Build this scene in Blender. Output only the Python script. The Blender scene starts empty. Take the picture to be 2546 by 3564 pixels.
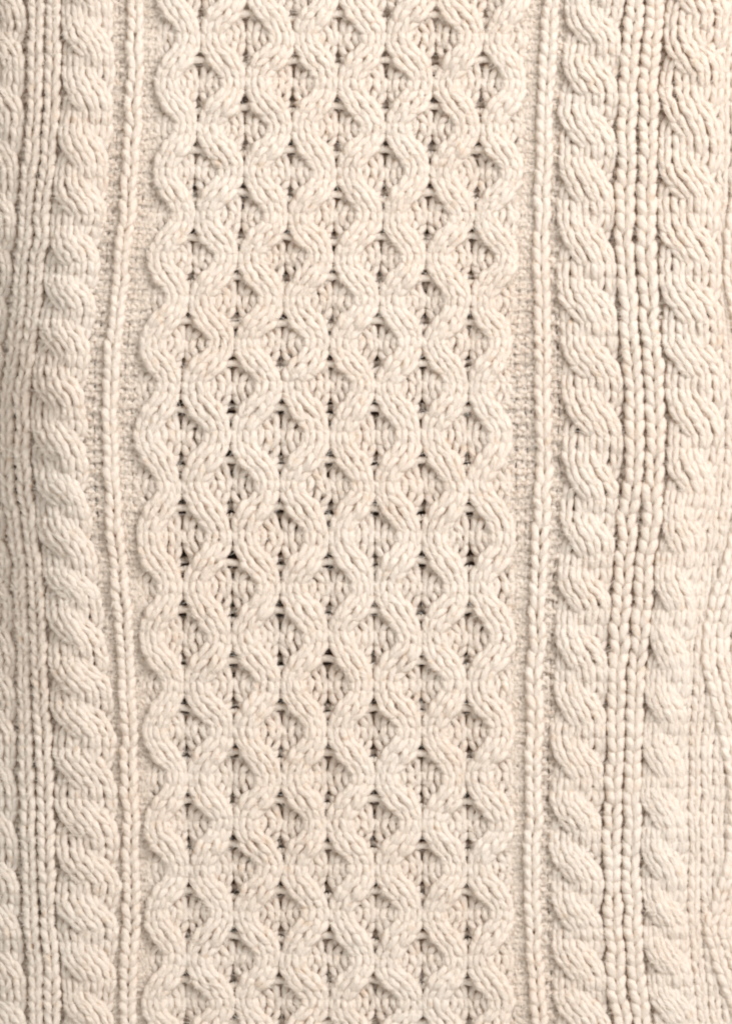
import bpy, math
import numpy as np

# ------------------------------------------------------------------ camera, world, lamps
S = 1e-4                                   # one photograph pixel of cloth = 0.1 mm
W, H = 2546.0, 3564.0
scene = bpy.context.scene
col = scene.collection

cam_data = bpy.data.cameras.new("camera")
cam = bpy.data.objects.new("camera", cam_data)
col.objects.link(cam)
scene.camera = cam
DIST = 2.0
cam.location = (0, 0, DIST)
cam_data.sensor_fit = 'HORIZONTAL'
cam_data.sensor_width = 36.0
cam_data.lens = 36.0 * DIST / (W * S)
cam_data.clip_start = 0.05
cam_data.clip_end = 50.0

world = bpy.data.worlds.new("World")
scene.world = world
world.use_nodes = True
wn = world.node_tree.nodes["Background"]
wn.inputs["Color"].default_value = (0.955, 0.985, 0.985, 1)
wn.inputs["Strength"].default_value = 0.76

def area(name, loc, target, size, power, colour):
    d = bpy.data.lights.new(name, 'AREA')
    d.shape = 'RECTANGLE'
    d.size, d.size_y = size
    d.energy = power
    d.color = colour
    o = bpy.data.objects.new(name, d)
    col.objects.link(o)
    o.location = loc
    v = np.array(target, float) - np.array(loc, float)
    from mathutils import Vector
    o.rotation_euler = Vector(v).to_track_quat('-Z', 'Y').to_euler()
    return o
area("softbox_key", (0.95, 0.85, 1.15), (0, 0, 0), (0.8, 0.8), 30.0, (0.965, 0.995, 1.045))

scene.view_settings.view_transform = 'Standard'
scene.view_settings.look = 'None'
scene.view_settings.exposure = 0.385
scene.view_settings.gamma = 1.0
scene.cycles.pixel_filter_type = 'BLACKMAN_HARRIS'
scene.cycles.filter_width = 2.3
scene.cycles.max_bounces = 10
scene.cycles.diffuse_bounces = 8

# ------------------------------------------------------------------ materials
def nodes_of(m):
    m.use_nodes = True
    nt = m.node_tree
    return nt, nt.nodes, nt.links

def wool_material():
    m = bpy.data.materials.new("cream_wool")
    nt, N, L = nodes_of(m)
    b = N["Principled BSDF"]
    b.inputs["Roughness"].default_value = 0.92
    b.inputs["Specular IOR Level"].default_value = 0.12
    b.inputs["Sheen Weight"].default_value = 0.12
    b.inputs["Sheen Roughness"].default_value = 0.5
    att = N.new("ShaderNodeAttribute"); att.attribute_name = "yarn"
    mp = N.new("ShaderNodeMapping"); mp.inputs["Scale"].default_value = (0.55, 3.2, 3.2)
    L.new(att.outputs["Vector"], mp.inputs["Vector"])
    fib = N.new("ShaderNodeTexNoise"); fib.inputs["Scale"].default_value = 1.0
    fib.inputs["Detail"].default_value = 3.0; fib.inputs["Roughness"].default_value = 0.6
    L.new(mp.outputs["Vector"], fib.inputs["Vector"])
    tc = N.new("ShaderNodeTexCoord")
    big = N.new("ShaderNodeTexNoise"); big.inputs["Scale"].default_value = 22.0
    big.inputs["Detail"].default_value = 3.0
    L.new(tc.outputs["Object"], big.inputs["Vector"])
    ramp = N.new("ShaderNodeValToRGB")
    ramp.color_ramp.elements[0].position = 0.36
    ramp.color_ramp.elements[0].color = (0.90, 0.79, 0.675, 1)
    ramp.color_ramp.elements[1].position = 0.64
    ramp.color_ramp.elements[1].color = (0.91, 0.82, 0.72, 1)
    L.new(big.outputs["Fac"], ramp.inputs["Fac"])
    r2 = N.new("ShaderNodeValToRGB")
    r2.color_ramp.elements[0].position = 0.30
    r2.color_ramp.elements[0].color = (0.90, 0.865, 0.82, 1)
    r2.color_ramp.elements[1].position = 0.60
    r2.color_ramp.elements[1].color = (1, 1, 1, 1)
    L.new(fib.outputs["Fac"], r2.inputs["Fac"])
    mul = N.new("ShaderNodeMixRGB"); mul.blend_type = 'MULTIPLY'; mul.inputs["Fac"].default_value = 1.0
    L.new(ramp.outputs["Color"], mul.inputs["Color1"])
    L.new(r2.outputs["Color"], mul.inputs["Color2"])
    fl = N.new("ShaderNodeTexNoise"); fl.inputs["Scale"].default_value = 260.0; fl.inputs["Detail"].default_value = 2.0
    L.new(tc.outputs["Object"], fl.inputs["Vector"])
    r3 = N.new("ShaderNodeValToRGB")
    r3.color_ramp.elements[0].position = 0.60; r3.color_ramp.elements[0].color = (1, 1, 1, 1)
    r3.color_ramp.elements[1].position = 0.78; r3.color_ramp.elements[1].color = (0.94, 0.86, 0.77, 1)
    L.new(fl.outputs["Fac"], r3.inputs["Fac"])
    mul0 = mul
    mul = N.new("ShaderNodeMixRGB"); mul.blend_type = 'MULTIPLY'; mul.inputs["Fac"].default_value = 1.0
    L.new(mul0.outputs["Color"], mul.inputs["Color1"]); L.new(r3.outputs["Color"], mul.inputs["Color2"])
    L.new(mul.outputs["Color"], b.inputs["Base Color"])
    tr = N.new("ShaderNodeBsdfTranslucent")
    gm = N.new("ShaderNodeGamma"); gm.inputs["Gamma"].default_value = 1.9
    L.new(mul.outputs["Color"], gm.inputs["Color"]); L.new(gm.outputs["Color"], tr.inputs["Color"])
    mix = N.new("ShaderNodeMixShader"); mix.inputs["Fac"].default_value = 0.42
    out = N["Material Output"]
    L.new(b.outputs["BSDF"], mix.inputs[1]); L.new(tr.outputs["BSDF"], mix.inputs[2])
    L.new(mix.outputs["Shader"], out.inputs["Surface"])
    bump = N.new("ShaderNodeBump"); bump.inputs["Strength"].default_value = 0.8
    bump.inputs["Distance"].default_value = 0.0004
    sep = N.new("ShaderNodeSeparateXYZ"); L.new(att.outputs["Vector"], sep.inputs["Vector"])
    at2 = N.new("ShaderNodeMath"); at2.operation = 'ARCTAN2'
    L.new(sep.outputs["Z"], at2.inputs[0]); L.new(sep.outputs["Y"], at2.inputs[1])
    m3 = N.new("ShaderNodeMath"); m3.operation = 'MULTIPLY'; m3.inputs[1].default_value = 3.0
    L.new(at2.outputs[0], m3.inputs[0])
    cs = N.new("ShaderNodeMath"); cs.operation = 'COSINE'; L.new(m3.outputs[0], cs.inputs[0])
    ply = N.new("ShaderNodeMath"); ply.operation = 'MULTIPLY_ADD'; ply.inputs[1].default_value = 0.22
    L.new(cs.outputs[0], ply.inputs[0]); L.new(fib.outputs["Fac"], ply.inputs[2])
    L.new(ply.outputs[0], bump.inputs["Height"])
    L.new(bump.outputs["Normal"], b.inputs["Normal"])
    return m

def fibre_material():
    m = bpy.data.materials.new("wool_fibre")
    nt, N, L = nodes_of(m)
    b = N["Principled BSDF"]
    b.inputs["Base Color"].default_value = (0.88, 0.78, 0.67, 1)
    b.inputs["Roughness"].default_value = 0.9
    b.inputs["Specular IOR Level"].default_value = 0.1
    return m

def surface_material():
    m = bpy.data.materials.new("shaded_inside")
    nt, N, L = nodes_of(m)
    b = N["Principled BSDF"]
    tc = N.new("ShaderNodeTexCoord")
    n = N.new("ShaderNodeTexNoise"); n.inputs["Scale"].default_value = 900.0
    L.new(tc.outputs["Object"], n.inputs["Vector"])
    r = N.new("ShaderNodeValToRGB")
    r.color_ramp.elements[0].color = (0.07, 0.045, 0.03, 1)  # shade inside the sweater, seen through its holes, put into the colour
    r.color_ramp.elements[1].color = (0.17, 0.11, 0.07, 1)
    L.new(n.outputs["Fac"], r.inputs["Fac"])
    L.new(r.outputs["Color"], b.inputs["Base Color"])
    b.inputs["Roughness"].default_value = 0.95
    return m

WOOL, FIBRE, DARK = wool_material(), fibre_material(), surface_material()

# ------------------------------------------------------------------ measured layout (photograph pixels)
rng = np.random.default_rng(7)

def smooth_curve(xs, ys):
    """smooth cubic through points, as a callable on arrays (linear outside)"""
    xs = np.array(xs, float); ys = np.array(ys, float)
    d = np.diff(ys) / np.diff(xs)
    m = np.concatenate([[d[0]], (d[1:] + d[:-1]) / 2, [d[-1]]])
    def f(q):
        q = np.asarray(q, float)
        i = np.clip(np.searchsorted(xs, q) - 1, 0, len(xs) - 2)
        h = xs[i + 1] - xs[i]
        t = (q - xs[i]) / h
        tc = np.clip(t, 0, 1)
        y = ((2*tc**3 - 3*tc**2 + 1) * ys[i] + (tc**3 - 2*tc**2 + tc) * h * m[i]
             + (-2*tc**3 + 3*tc**2) * ys[i + 1] + (tc**3 - tc**2) * h * m[i + 1])
        y = y + np.where(t < 0, t * h * m[i], 0) + np.where(t > 1, (t - 1) * h * m[i + 1], 0)
        return y
    return f

YL = [0, 200, 400, 600, 800, 1000, 1200, 1400, 1600, 1800, 2000, 2200, 2400, 2600, 2800, 3000, 3200, 3400, 3564]
L0 = smooth_curve(YL, [94, 96, 91, 76, 62, 41, 15, -3, -10, 10, 40, 53, 57, 61, 65, 68, 78, 92, 100])
LM = smooth_curve(YL, [155, 157, 150, 129, 115, 94, 70, 46, 42, 66, 89, 98, 106, 114, 124, 130, 137, 146, 151])
L1 = smooth_curve(YL, [212, 216, 209, 190, 175, 149, 125, 105, 105, 126, 148, 163, 173, 184, 190, 199, 203, 208, 212])
L2 = smooth_curve(YL, [390, 397, 392, 375, 357, 338, 316, 303, 298, 316, 341, 364, 384, 400, 409, 413, 410, 403, 397])
K0 = smooth_curve(YL, [441, 442, 439, 426, 410, 391, 371, 358, 358, 368, 384, 400, 413, 421, 425, 424, 421, 417, 417])
K1 = smooth_curve(YL, [490, 495, 493, 478, 462, 442, 417, 406, 408, 421, 442, 458, 471, 474, 479, 480, 481, 473, 468])
YR = [0, 200, 400, 700, 1000, 1300, 1450, 1600, 1800, 2000, 2100, 2350, 2600, 2800, 3100, 3300, 3564]
R0 = smooth_curve(YR, [1890, 1878, 1869, 1859, 1854, 1859, 1862, 1861, 1852, 1844, 1838, 1830, 1826, 1825, 1824, 1828, 1845])
R1 = smooth_curve(YR, [1945, 1934, 1922, 1915, 1911, 1916, 1920, 1922, 1917, 1905, 1899, 1890, 1886, 1883, 1880, 1887, 1904])
R2 = smooth_curve(YR, [1968, 1957, 1945, 1938, 1942, 1954, 1958, 1960, 1953, 1940, 1935, 1927, 1920, 1916, 1917, 1921, 1933])
R3 = smooth_curve(YR, [2172, 2158, 2150, 2140, 2146, 2165, 2171, 2167, 2150, 2132, 2122, 2112, 2105, 2095, 2093, 2099, 2125])
RM = smooth_curve(YR, [2243, 2228, 2221, 2214, 2217, 2239, 2244, 2240, 2224, 2207, 2198, 2183, 2172, 2167, 2165, 2170, 2195])
R4 = smooth_curve(YR, [2316, 2299, 2293, 2286, 2293, 2312, 2317, 2316, 2295, 2276, 2267, 2248, 2235, 2231, 2229, 2235, 2268])
R5 = smooth_curve(YR, [2540, 2525, 2515, 2505, 2510, 2520, 2525, 2510, 2470, 2430, 2415, 2395, 2385, 2382, 2384, 2392, 2425])

V = 1.5677                                  # overview pixel -> photograph pixel
YC = np.array([-200, 20, 310, 600, 890, 1240, 1560, 1860, 2250, 2500]) * V
CC = np.array([
    [447, 447, 436, 425, 401, 405, 410, 419, 413, 413],
    [545, 545, 545, 528, 514, 516, 517, 518, 517, 517],
    [651, 651, 647, 633, 620, 622, 623, 625, 621, 621],
    [752, 752, 750, 737, 731, 731, 728, 727, 727, 727],
    [860, 860, 853, 842, 831, 831, 830, 832, 831, 831],
    [966, 966, 958, 942, 937, 937, 935, 936, 938, 938],
    [1079, 1077, 1063, 1046, 1039, 1040, 1037, 1036, 1039, 1039]]) * V
C0 = CC[0] - np.array([100, 100, 92, 97, 99, 100, 93, 97, 97, 97]) * V
C8 = CC[6] + np.array([100, 98, 100, 99, 94, 104, 104, 104, 101, 101]) * V
COLS = [smooth_curve(YC, c) for c in [C0, *CC, C8]]

# course coordinate c (grows downwards) -> y, one map per panel
ev = np.array([-180, -80, 22, 124, 225, 322, 421, 517, 608, 704, 798, 900, 1012, 1120, 1238, 1347, 1457, 1562, 1665, 1768,
               1869, 1969, 2069, 2170, 2265, 2365, 2465]) * V
Yhc = smooth_curve((np.arange(len(ev)) - 2) * 4.0, ev)
nl = [-310, -125, 55, 236, 432, 618, 785, 955, 1105, 1274, 1459, 1636, 1800, 1975, 2121, 2285, 2440, 2600, 2777, 2954, 3112, 3278, 3448, 3618, 3790]
Yle = smooth_curve((np.arange(len(nl)) - 2) * 4.0, nl)
nr = [-320, -150, 20, 190, 365, 544, 742, 965, 1168, 1357, 1572, 1784, 1976, 2171, 2371, 2563, 2750, 2930, 3104, 3271, 3444, 3620, 3800]
Yri = smooth_curve((np.arange(len(nr)) - 2) * 4.0, nr)
nf = [-310, -105, 94, 300, 525, 741, 956, 1158, 1355, 1563, 1765, 1971, 2174, 2376, 2556, 2740, 2922, 3099, 3262, 3429, 3600, 3780]
Yfr = smooth_curve((np.arange(len(nf)) - 2) * 4.0, nf)

def relief(x, y):
    """slow swell of the cloth, in pixels of height"""
    z = 26*np.sin(x/470.0 + 0.6) * np.sin(y/900.0 + 0.4)
    z = z - 190*np.clip((330 - x)/330.0, 0, 2)**2 * (0.55 + 0.45*np.exp(-((y-1750)/900.0)**2))
    z = z - 30*np.clip((x - 2250)/300.0, 0, 2)**2
    z = z + 22*np.exp(-((x-2300 - 0.05*(y-1700))/120.0)**2) * np.exp(-((y-2000)/700.0)**2)
    return z

class Field:
    """smooth random field from a coarse grid"""
    def __init__(self, cell, amp):
        self.c = cell
        self.g = rng.normal(0, amp, (int(H/cell) + 16, int(W/cell) + 16))
    def __call__(self, x, y):
        u = np.clip(x/self.c + 5, 0, self.g.shape[1] - 2.001); v = np.clip(y/self.c + 5, 0, self.g.shape[0] - 2.001)
        i, j = u.astype(int), v.astype(int); a, b = u - i, v - j
        a = a*a*(3 - 2*a); b = b*b*(3 - 2*b); g = self.g
        return (g[j, i]*(1-a) + g[j, i+1]*a)*(1-b) + (g[j+1, i]*(1-a) + g[j+1, i+1]*a)*b
FX, FY, FZ = Field(75, 3.6), Field(75, 4.0), Field(85, 4.0)
def wobble(C):
    C = C.copy(); x, y = C[..., 0].copy(), C[..., 1].copy()
    C[..., 0] += FX(x, y); C[..., 1] += FY(x, y); C[..., 2] += FZ(x, y)
    return C

# ------------------------------------------------------------------ a strand of stitches
# one wale (vertical column of stitches) is a centre line in course coordinates
class Wale:
    """pos(c) -> x, z arrays; width(c) ; Y course map ; purl flag"""
    def __init__(self, ymap, xz, width, purl=False, radius=12.5, rot=None, amp=1.0):
        self.Y, self.xz, self.w, self.purl, self.r, self.amp = ymap, xz, width, purl, radius, amp
        self.tilt = None

    def frame(self, c):
        e = 0.05
        x, z = self.xz(c); x2, z2 = self.xz(c + e); x1, z1 = self.xz(c - e)
        y, y2, y1 = self.Y(c), self.Y(c + e), self.Y(c - e)
        P = np.stack([x, y, z], -1)
        T = np.stack([x2 - x1, y2 - y1, z2 - z1], -1)
        T /= np.linalg.norm(T, axis=-1, keepdims=True)
        Nn = np.zeros_like(T); Nn[..., 2] = 1.0
        R = np.cross(T, Nn)                              # to the right, tilted with the strand
        R *= np.where(R[..., :1] < 0, -1, 1)
        R /= np.linalg.norm(R, axis=-1, keepdims=True)
        # soften the tilt a little, sinkers pull stitches level
        R = R * 0.85 + np.array([1.0, 0, 0]) * 0.15
        if self.tilt is not None:
            R = R + np.stack([0*x, 0*x, self.tilt(c)], -1)
            R /= np.linalg.norm(R, axis=-1, keepdims=True)
        Nn = np.cross(T, R); Nn *= np.where(Nn[..., 2:] < 0, -1, 1)
        Nn /= np.linalg.norm(Nn, axis=-1, keepdims=True)
        return P, R, Nn

# half a stitch: (across, up, out) in wale widths / courses / wale widths
HALF = np.array([
    [-0.33, -0.20, -0.34],
    [-0.130, -0.30, -0.17],
    [-0.140, -0.02, 0.07],
    [-0.200, 0.33, 0.18],
    [-0.262, 0.68, 0.15],
    [-0.275, 0.97, -0.02],
    [-0.140, 1.16, -0.26]])
LOOP = np.concatenate([HALF, HALF[::-1] * np.array([-1, 1, 1])])

def catmull(P, n):
    """P (..., K, 3) -> (..., (K-3)*n+1, 3)"""
    K = P.shape[-2]
    out = []
    ts = np.arange(n) / n
    for k in range(K - 3):
        p0, p1, p2, p3 = (P[..., k + i, :][..., None, :] for i in range(4))
        t = ts[:, None]
        out.append(0.5*((2*p1) + (-p0 + p2)*t + (2*p0 - 5*p1 + 4*p2 - p3)*t**2 + (-p0 + 3*p1 - 3*p2 + p3)*t**3))
    out.append(P[..., K - 2, :][..., None, :])
    return np.concatenate(out, axis=-2)

def stitch_paths(wale, js, left_mid, right_mid):
    """curves (M, n, 3) for the stitches whose course indices are js"""
    M = len(js)
    jit = rng.normal(0, 1, (M, len(LOOP), 3)) * np.array([0.016, 0.03, 0.02])
    loop = LOOP[None] + jit
    loop[:, :, 0] += rng.normal(0, 0.022, M)[:, None]
    loop[:, :, 1] += rng.normal(0, 0.035, M)[:, None]
    loop[:, :, 0] *= (1 + rng.normal(0, 0.05, M))[:, None]
    c = js[:, None] - loop[:, :, 1]
    P, R, Nn = wale.frame(c)
    w = wale.w(c)[..., None]
    sgn = -1.0 if wale.purl else 1.0
    pts = P + R * loop[:, :, :1] * w + Nn * loop[:, :, 2:] * sgn * w * wale.amp
    lm, rm = left_mid[:, None], right_mid[:, None]
    first = 2*lm - pts[:, :1]; last = 2*rm - pts[:, -1:]
    ctl = np.concatenate([first, lm, pts, rm, last], axis=1)
    return catmull(ctl, 2)

SIDES = 7
class Bag:
    """collects tubes, then becomes one mesh object"""
    def __init__(self): self.v, self.f, self.a, self.n = [], [], [], 0
    def add(self, C, r):
        M, n, _ = C.shape
        C = wobble(C); C[..., 2] += relief(C[..., 0], C[..., 1])
        T = np.gradient(C, axis=1)
        T /= np.linalg.norm(T, axis=-1, keepdims=True) + 1e-9
        up = np.zeros_like(T); up[..., 2] = 1
        A = np.cross(T, up); A += np.array([1e-4, 0, 0])
        A /= np.linalg.norm(A, axis=-1, keepdims=True) + 1e-9
        B = np.cross(A, T)
        th = np.arange(SIDES) * 2*math.pi / SIDES
        rr = r * (1 + rng.normal(0, 0.065, (M, 1))) * np.ones((M, n)) * (1 + rng.normal(0, 0.03, (M, n)))
        ct, st = np.cos(th), np.sin(th)
        Vt = C[:, :, None] + (A[:, :, None]*ct[:, None]*1.03 + B[:, :, None]*st[:, None]*0.94) * rr[:, :, None, None]
        seg = np.linalg.norm(np.diff(C, axis=1), axis=-1)
        s = np.concatenate([np.zeros((M, 1)), np.cumsum(seg, 1)], 1) + rng.uniform(0, 4000, (M, 1))
        tw = th[None, None] + s[:, :, None] / 16.0
        at = np.stack([np.broadcast_to(s[:, :, None]/10.0, tw.shape), np.cos(tw), np.sin(tw)], -1)
        base = self.n + (np.arange(M)*n*SIDES)[:, None, None] + (np.arange(n - 1)*SIDES)[None, :, None] + np.arange(SIDES)[None, None]
        nxt = self.n + (np.arange(M)*n*SIDES)[:, None, None] + (np.arange(n - 1)*SIDES)[None, :, None] + ((np.arange(SIDES) + 1) % SIDES)[None, None]
        F = np.stack([base, base + SIDES, nxt + SIDES, nxt], -1).reshape(-1, 4)
        Vw = Vt.reshape(-1, 3)
        Vw = np.stack([(Vw[:, 0] - W/2)*S, (H/2 - Vw[:, 1])*S, Vw[:, 2]*S], -1)
        self.v.append(Vw); self.f.append(F); self.a.append(at.reshape(-1, 3)); self.n += len(Vw)
    def build(self, name, parent, mat=WOOL):
        me = bpy.data.meshes.new(name)
        if self.n:
            v = np.concatenate(self.v).astype(np.float32); f = np.concatenate(self.f).astype(np.int32)
            a = np.concatenate(self.a).astype(np.float32)
            me.vertices.add(len(v)); me.vertices.foreach_set("co", v.ravel())
            me.loops.add(f.size); me.loops.foreach_set("vertex_index", f.ravel())
            me.polygons.add(len(f))
            me.polygons.foreach_set("loop_start", np.arange(len(f), dtype=np.int32)*4)
            me.update(calc_edges=True)
            me.polygons.foreach_set("use_smooth", np.ones(len(f), dtype=bool))
            at = me.attributes.new("yarn", 'FLOAT_VECTOR', 'POINT')
            at.data.foreach_set("vector", a.ravel())
            me.validate()
        me.materials.append(mat)
        o = bpy.data.objects.new(name, me)
        col.objects.link(o)
        o.parent = parent
        return o

# ------------------------------------------------------------------ objects
sweater = bpy.data.objects.new("sweater", None)
col.objects.link(sweater)
sweater["label"] = "cream wool sweater with a knitted honeycomb panel between twisted cables, backed by a dark sheet standing in for its shaded inside"
sweater["category"] = "sweater"

FUZZ_P, FUZZ_N = [], []
def remember(C):
    C = wobble(C); T = np.gradient(C, axis=1)
    FUZZ_P.append(C[:, 3:-3].reshape(-1, 3)); FUZZ_N.append(T[:, 3:-3].reshape(-1, 3))

def row_range(ymap, c_lo=-8, c_hi=110):
    js = np.arange(c_lo, c_hi)
    y = ymap(js)
    return js[(y > -70) & (y < H + 90)]

def sinker_point(w, js, side, wide=0.5):
    """free end of a strand: half a wale out, behind"""
    P, R, Nn = w.frame(js + 0.12)
    sg = -1.0 if w.purl else 1.0
    return P + R * side * wide * w.w(js)[:, None] - Nn * 0.30 * sg * w.w(js)[:, None]

def between(a, ja, b, jb=None):
    """middle of the sinker that joins wale a (left) to wale b (right)"""
    pa = sinker_point(a, ja, +1, 0.34); pb = sinker_point(b, ja if jb is None else jb, -1, 0.34)
    m = (pa + pb) / 2
    return m

def straight(ymap, fl, fr, k, n, z, purl=False, radius=12.5, wmin=0, amp=1.0, crown=0.0):
    """wale k of n between two edge curves"""
    t = (k + 0.5) / n
    def xz(c):
        y = ymap(c); a, b = fl(y), fr(y)
        return a + (b - a) * t, np.zeros_like(y) + z - crown*(2*t - 1)**2
    def width(c):
        y = ymap(c)
        return np.maximum((fr(y) - fl(y)) / n, wmin)
    return Wale(ymap, xz, width, purl, radius, amp=amp*0.85)

def build_straight(name, wales, js, sep_left=None, sep_right=None):
    """each wale becomes its own part"""
    for i, w in enumerate(wales):
        bag = Bag()
        lm = between(wales[i-1], js, w) if i > 0 else sinker_point(w, js, -1)
        rm = between(w, js, wales[i+1]) if i < len(wales) - 1 else sinker_point(w, js, 1)
        C = stitch_paths(w, js.astype(float), lm, rm)
        bag.add(C, w.r); remember(C)
        bag.build(name, sweater)

# ---- cables: two strands of two wales crossing every four courses
def build_cable(name, ymap, fl, fr, phase, lift=15.0, share=0.65, nw=3, radius=12.4):
    js = row_range(ymap)
    def state(c, strand):
        f = (c - phase) / 4.0 + strand                   # crossing k spans f in [k, k+1]
        k = np.floor(f); t = f - k
        even = (np.mod(k, 2) == 0)
        tt = np.clip((t - 0.06) / 0.78, 0, 1); s = tt*tt*(3 - 2*tt)
        x = np.where(even, -1 + 2*s, 1 - 2*s)
        bump = np.sin(np.pi * t)
        z = np.where(even, lift*bump**0.8 + 6, -0.62*lift*bump**0.8 + 6)
        return x, z, even, k
    wales = []
    for strand in (0, 1):
        for k in range(nw):
            off = (k + 0.5)/nw - 0.5
            def xz(c, strand=strand, off=off):
                y = ymap(c); a, b = fl(y), fr(y); wc = b - a
                s, z, even, _ = state(c, strand)
                ws = wc * share
                x = (a + b)/2 + s*(wc - ws)/2 + off*ws*(1 + 0.26*(1 - s*s))
                return x, z + 4 - 17*(2*off)**2
            def width(c, strand=strand):
                y = ymap(c); s, _, _, _ = state(c, strand)
                return (fr(y) - fl(y)) * share / nw * (1.04 + 0.10*(1 - s*s))
            wl = Wale(ymap, xz, width, False, radius, amp=0.9)
            wl.tilt = lambda c, off=off: 0*c - 1.1*off
            wales.append((strand, k, wl))
    base = Bag(); twists = {}
    for strand, k, w in wales:
        _, _, even, kk = state(js - 0.5, strand)
        same = [q for q in wales if q[0] == strand]
        lm = between(same[k-1][2], js, w) if k > 0 else sinker_point(w, js, -1)
        rm = between(w, js, same[k+1][2]) if k < nw - 1 else sinker_point(w, js, 1)
        C = stitch_paths(w, js.astype(float), lm, rm); remember(C[even])
        if (~even).any(): base.add(C[~even], w.r)
        for q in np.unique(kk[even]):
            mk = even & (kk == q)
            twists.setdefault((strand, q), Bag()).add(C[mk], w.r)
    part = base.build(name, sweater)
    for key in sorted(twists, key=lambda q: q[1] - q[0]):
        twists[key].build("cable_twist", part)
    return part

# ---- honeycomb: in every block a front rope snakes over a back rope
def build_honeycomb():
    ymap = Yhc
    js = row_range(ymap)
    CELL = -1.6                                         # widest point of the odd columns' cells
    bags = {}
    W_F, W_B = 0.515, 0.60
    cols_w = []
    for b in range(8):
        left, right = COLS[b], COLS[b + 1]
        odd = 1 if b % 2 == 0 else -1                     # which side the front rope hugs at c = CELL
        def swing(c, odd=odd):
            q = np.cos(np.pi*(c - CELL)/4.0)
            return -odd * np.tanh(1.3*q)/np.tanh(1.3)
        ropes = []
        for front in (True, False):
            share = W_F if front else W_B
            for k in range(2):
                off = k*0.5 + 0.25 - 0.5
                def xz(c, left=left, right=right, front=front, share=share, off=off, swing=swing):
                    y = ymap(c); a, bb = left(y), right(y); wc = bb - a
                    s = swing(c) * (1 if front else -1)
                    share = share + (0.24 if front else 0.34)*(1 - s*s)**(1.2 if front else 1.0)
                    x = (a + bb)/2 + s*(wc*(1 - share))/2*(1.0 if front else 1.06)*(0.985 + 0.015*np.clip(y/2200.0, 0, 1)) + off*wc*share
                    cross = 1 - s*s
                    edge = off * s * 2                      # >0: the wale by the hugging side
                    if front: z = 8 + 7*cross - 3*edge
                    else: z = -8 - 10*cross - 11*edge
                    return x, z + np.zeros_like(y)
                def width(c, left=left, right=right, share=share, swing=swing, front=front):
                    y = ymap(c); return (right(y) - left(y))*(share + 0.04 + (0.09 if front else 0.30)*(1 - swing(c)**2))/2
                wl = Wale(ymap, xz, width, False, 13.0 if front else 12.4, amp=0.85)
                if front: wl.tilt = lambda c, off=off: 0*c - 0.7*off
                else: wl.tilt = lambda c, swing=swing: 0.32*swing(c)
                ropes.append((front, k, wl))
        cols_w.append((swing, ropes))
    # order of the wales along one course, block by block
    order = []
    for b in range(8):
        swing, ropes = cols_w[b]
        s = swing(js - 0.2)
        F = [r[2] for r in ropes if r[0]]; B = [r[2] for r in ropes if not r[0]]
        order.append((s < 0, F, B))
    def edge_point(w, side): return sinker_point(w, js, side, 0.34)
    for b in range(8):
        fl, F, B = order[b]
        sel = fl[:, None]
        # neighbouring strand ends across the block borders
        if b > 0:
            pfl, pF, pB = order[b-1]
            prev = np.where(pfl[:, None], edge_point(pB[1], 1), edge_point(pF[1], 1))
        if b < 7:
            nfl, nF, nB = order[b+1]
            nxt = np.where(nfl[:, None], edge_point(nF[0], -1), edge_point(nB[0], -1))
        for front, X, O in ((True, F, B), (False, B, F)):
            isleft = sel if front else ~sel
            out_l = edge_point(X[0], -1); out_r = edge_point(X[1], 1)
            mid_in = (out_l + (prev if b > 0 else sinker_point(X[0], js, -1)))/2 if b > 0 else sinker_point(X[0], js, -1)
            mid_l_same = (out_l + edge_point(O[1], 1))/2
            lm0 = np.where(isleft, mid_in, mid_l_same)
            mid_out = (out_r + nxt)/2 if b < 7 else sinker_point(X[1], js, 1)
            mid_r_same = (out_r + edge_point(O[0], -1))/2
            rm1 = np.where(isleft, mid_r_same, mid_out)
            inner = between(X[0], js, X[1])
            for k in range(2):
                w = X[k]
                lm = lm0 if k == 0 else inner
                rm = inner if k == 0 else rm1
                C = stitch_paths(w, js.astype(float), lm, rm)
                if front:
                    bags.setdefault(("rope", b), Bag()).add(C, w.r); remember(C)
                else:
                    # back stitches belong to the cell they show in
                    onleft = isleft[:, 0]
                    n = np.floor((js - 0.5 - CELL + 2) / 4.0)
                    for q in np.unique(n):
                        for side in (0, 1):
                            mk = (n == q) & (onleft == (side == 0))
                            if mk.any():
                                bags.setdefault(("cell", b + side, int(q)), Bag()).add(C[mk], w.r)
                                if side == 0 or True: remember(C[mk][::2])
    for key in sorted(bags, key=lambda k: (k[0], k[1:])):
        bags[key].build("honeycomb_rope" if key[0] == "rope" else "honeycomb_cell", sweater)

build_honeycomb()

jl, jr, jf = row_range(Yle), row_range(Yri), row_range(Yfr)
PUR = dict(purl=True, amp=0.9)
# recessed stitches between ribs and cables
def seam(ymap, f, js, w=38, z=-25):
    build_straight("purl_column", [straight(ymap, lambda y: f(y) - w/2, lambda y: f(y) + w/2, 0, 1, z, radius=9.5, **PUR)], js)
seam(Yle, lambda y: L0(y) - 6, jl); seam(Yle, lambda y: L1(y) + 4, jl)
seam(Yri, lambda y: R3(y) - 2, jr); seam(Yfr, lambda y: R4(y) + 6, jf)
seam(Yri, RM, jr, 40, -26)
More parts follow.
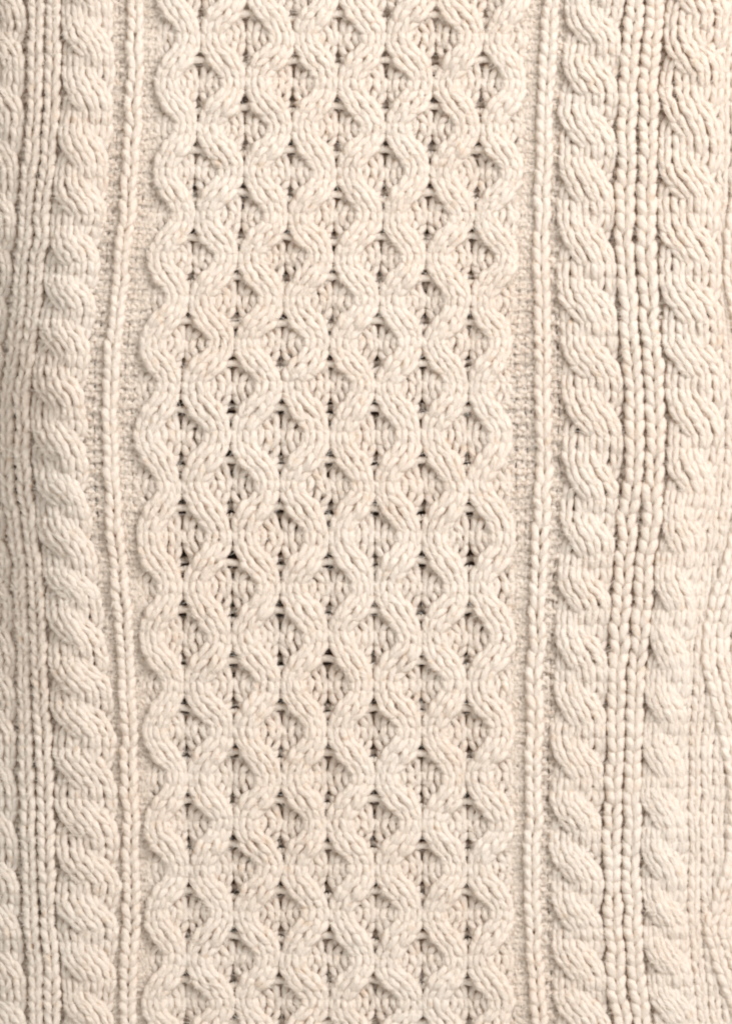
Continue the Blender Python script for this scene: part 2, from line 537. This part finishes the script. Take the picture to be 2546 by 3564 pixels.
# left side
build_straight("rib_column", [straight(Yle, L0, LM, 0, 1, 4, radius=13.2), straight(Yle, LM, L1, 0, 1, 4, radius=13.2)], jl)
far = lambda f, d: (lambda y: f(y) + d)
build_cable("twisted_cable", Yle, far(L0, -205), far(L0, -8), 0.4, lift=9)
build_cable("twisted_cable", Yle, far(L1, 2), far(L2, 2), 0.0)
def purls(ymap, fl, fr, js, n=2, z=-15, wmin=26, r=8.4):
    build_straight("purl_column", [straight(ymap, fl, fr, k, n, z, radius=r, wmin=wmin, **PUR) for k in range(n)], js)
purls(Yle, far(L2, -8), far(K0, 4), jl)
build_straight("rib_column", [straight(Yle, far(K0, -5), far(K1, 6), 0, 1, 1, radius=13.6)], jl)
purls(Yhc, far(K1, -6), far(COLS[0], 22), row_range(Yhc), n=3)
# right side
purls(Yhc, far(COLS[8], -22), far(R0, 6), row_range(Yhc), n=3)
build_straight("rib_column", [straight(Yri, far(R0, -2), far(R1, 2), 0, 1, 1, radius=13.8)], jr)
purls(Yri, far(R1, -10), far(R2, 22), jr, n=2, z=-15, r=8.8)
build_cable("twisted_cable", Yri, far(R2, 0), far(R3, -2), 0.0)
build_straight("rib_column", [straight(Yri, R3, RM, 0, 1, 4, radius=15.6), straight(Yri, RM, R4, 0, 1, 4, radius=15.6)], jr)
build_cable("twisted_cable", Yfr, far(R4, 4), far(R5, 0), 0.0, lift=13)
# plain knit beyond the last cable, and the rib that wanders across it
RD = smooth_curve([-100, 300, 600, 800, 950, 1100, 1350, 1650, 1917, 2090, 2262, 2405, 2612, 2750, 2900, 3040, 3138, 3237, 3325, 3463, 3650],
                  [2590, 2575, 2545, 2524, 2514, 2540, 2580, 2575, 2529, 2470, 2440, 2460, 2514, 2532, 2530, 2509, 2470, 2445, 2465, 2519, 2590])
build_straight("knit_column", [straight(Yfr, far(R4, 120), far(R4, 420), k, 7, -16, radius=11.5, amp=0.8) for k in range(6)], jf)
build_straight("rib_column", [straight(Yfr, far(RD, 0), far(RD, 104), k, 2, -6, radius=13.5) for k in range(2)], jf)

# ------------------------------------------------------------------ added sheet below, brown in place of the sweater's shaded inside
def slab():
    me = bpy.data.meshes.new("shade_backing")
    n = 40
    xs = np.linspace(-0.6, 0.6, n); ys = np.linspace(-0.6, 0.6, n)
    zz = -0.055
    v = [(x, y, zz) for y in ys for x in xs]
    f = [(j*n+i, j*n+i+1, (j+1)*n+i+1, (j+1)*n+i) for j in range(n-1) for i in range(n-1)]
    me.from_pydata(v, [], f); me.materials.append(DARK)
    o = bpy.data.objects.new("shade_backing", me); col.objects.link(o)
    o["kind"] = "structure"
slab()

# ------------------------------------------------------------------ loose wool fibres
def fuzz(count=200000, K=6):
    P = np.concatenate(FUZZ_P); D = np.concatenate(FUZZ_N)
    keep = (P[:, 0] > -30) & (P[:, 0] < W + 30) & (P[:, 1] > -30) & (P[:, 1] < H + 30) & (P[:, 2] > -30)
    P, D = P[keep], D[keep]
    pick = rng.integers(0, len(P), count)
    P, D = P[pick], D[pick]
    th = np.arctan2(D[:, 1], D[:, 0]) + rng.normal(0, 0.45, count) + math.pi*rng.integers(0, 2, count)
    wild = rng.random(count) < 0.22
    th = np.where(wild, rng.uniform(0, 2*math.pi, count), th)
    side = rng.uniform(-1, 1, count)
    nx, ny = -np.sin(th), np.cos(th)
    start = P + np.stack([nx*side*11, ny*side*11, 12.4*np.sqrt(1 - 0.72*side**2)], -1)
    ln = np.where(rng.random(count) < 0.05, rng.uniform(50, 120, count), rng.uniform(14, 38, count))
    turn = rng.normal(0, 0.8, count) * np.where(ln > 45, 1.8, 1)
    pts = np.zeros((count, K, 3)); pts[:, 0] = start
    for k in range(1, K):
        a = th + turn*k/(K - 1)
        d = np.stack([np.cos(a), np.sin(a), 0.30 - 0.17*k + rng.normal(0, 0.15, count)], -1)
        pts[:, k] = pts[:, k-1] + d*(ln/(K-1))[:, None]
    pts[..., 2] += relief(P[:, 0], P[:, 1])[:, None]
    q = np.stack([(pts[..., 0]-W/2)*S, (H/2-pts[..., 1])*S, pts[..., 2]*S], -1).astype(np.float32)
    hc = bpy.data.hair_curves.new("wool_fuzz")
    hc.add_curves([K]*count)
    hc.attributes["position"].data.foreach_set("vector", q.ravel())
    rad = hc.attributes.get("radius") or hc.attributes.new("radius", 'FLOAT', 'POINT')
    rr = np.tile(np.linspace(1.0, 0.35, K), count)*0.48*S
    rad.data.foreach_set("value", rr.astype(np.float32))
    hc.materials.append(FIBRE)
    o = bpy.data.objects.new("wool_fuzz", hc); col.objects.link(o)
    o.parent = sweater
    o["kind"] = "stuff"
fuzz()
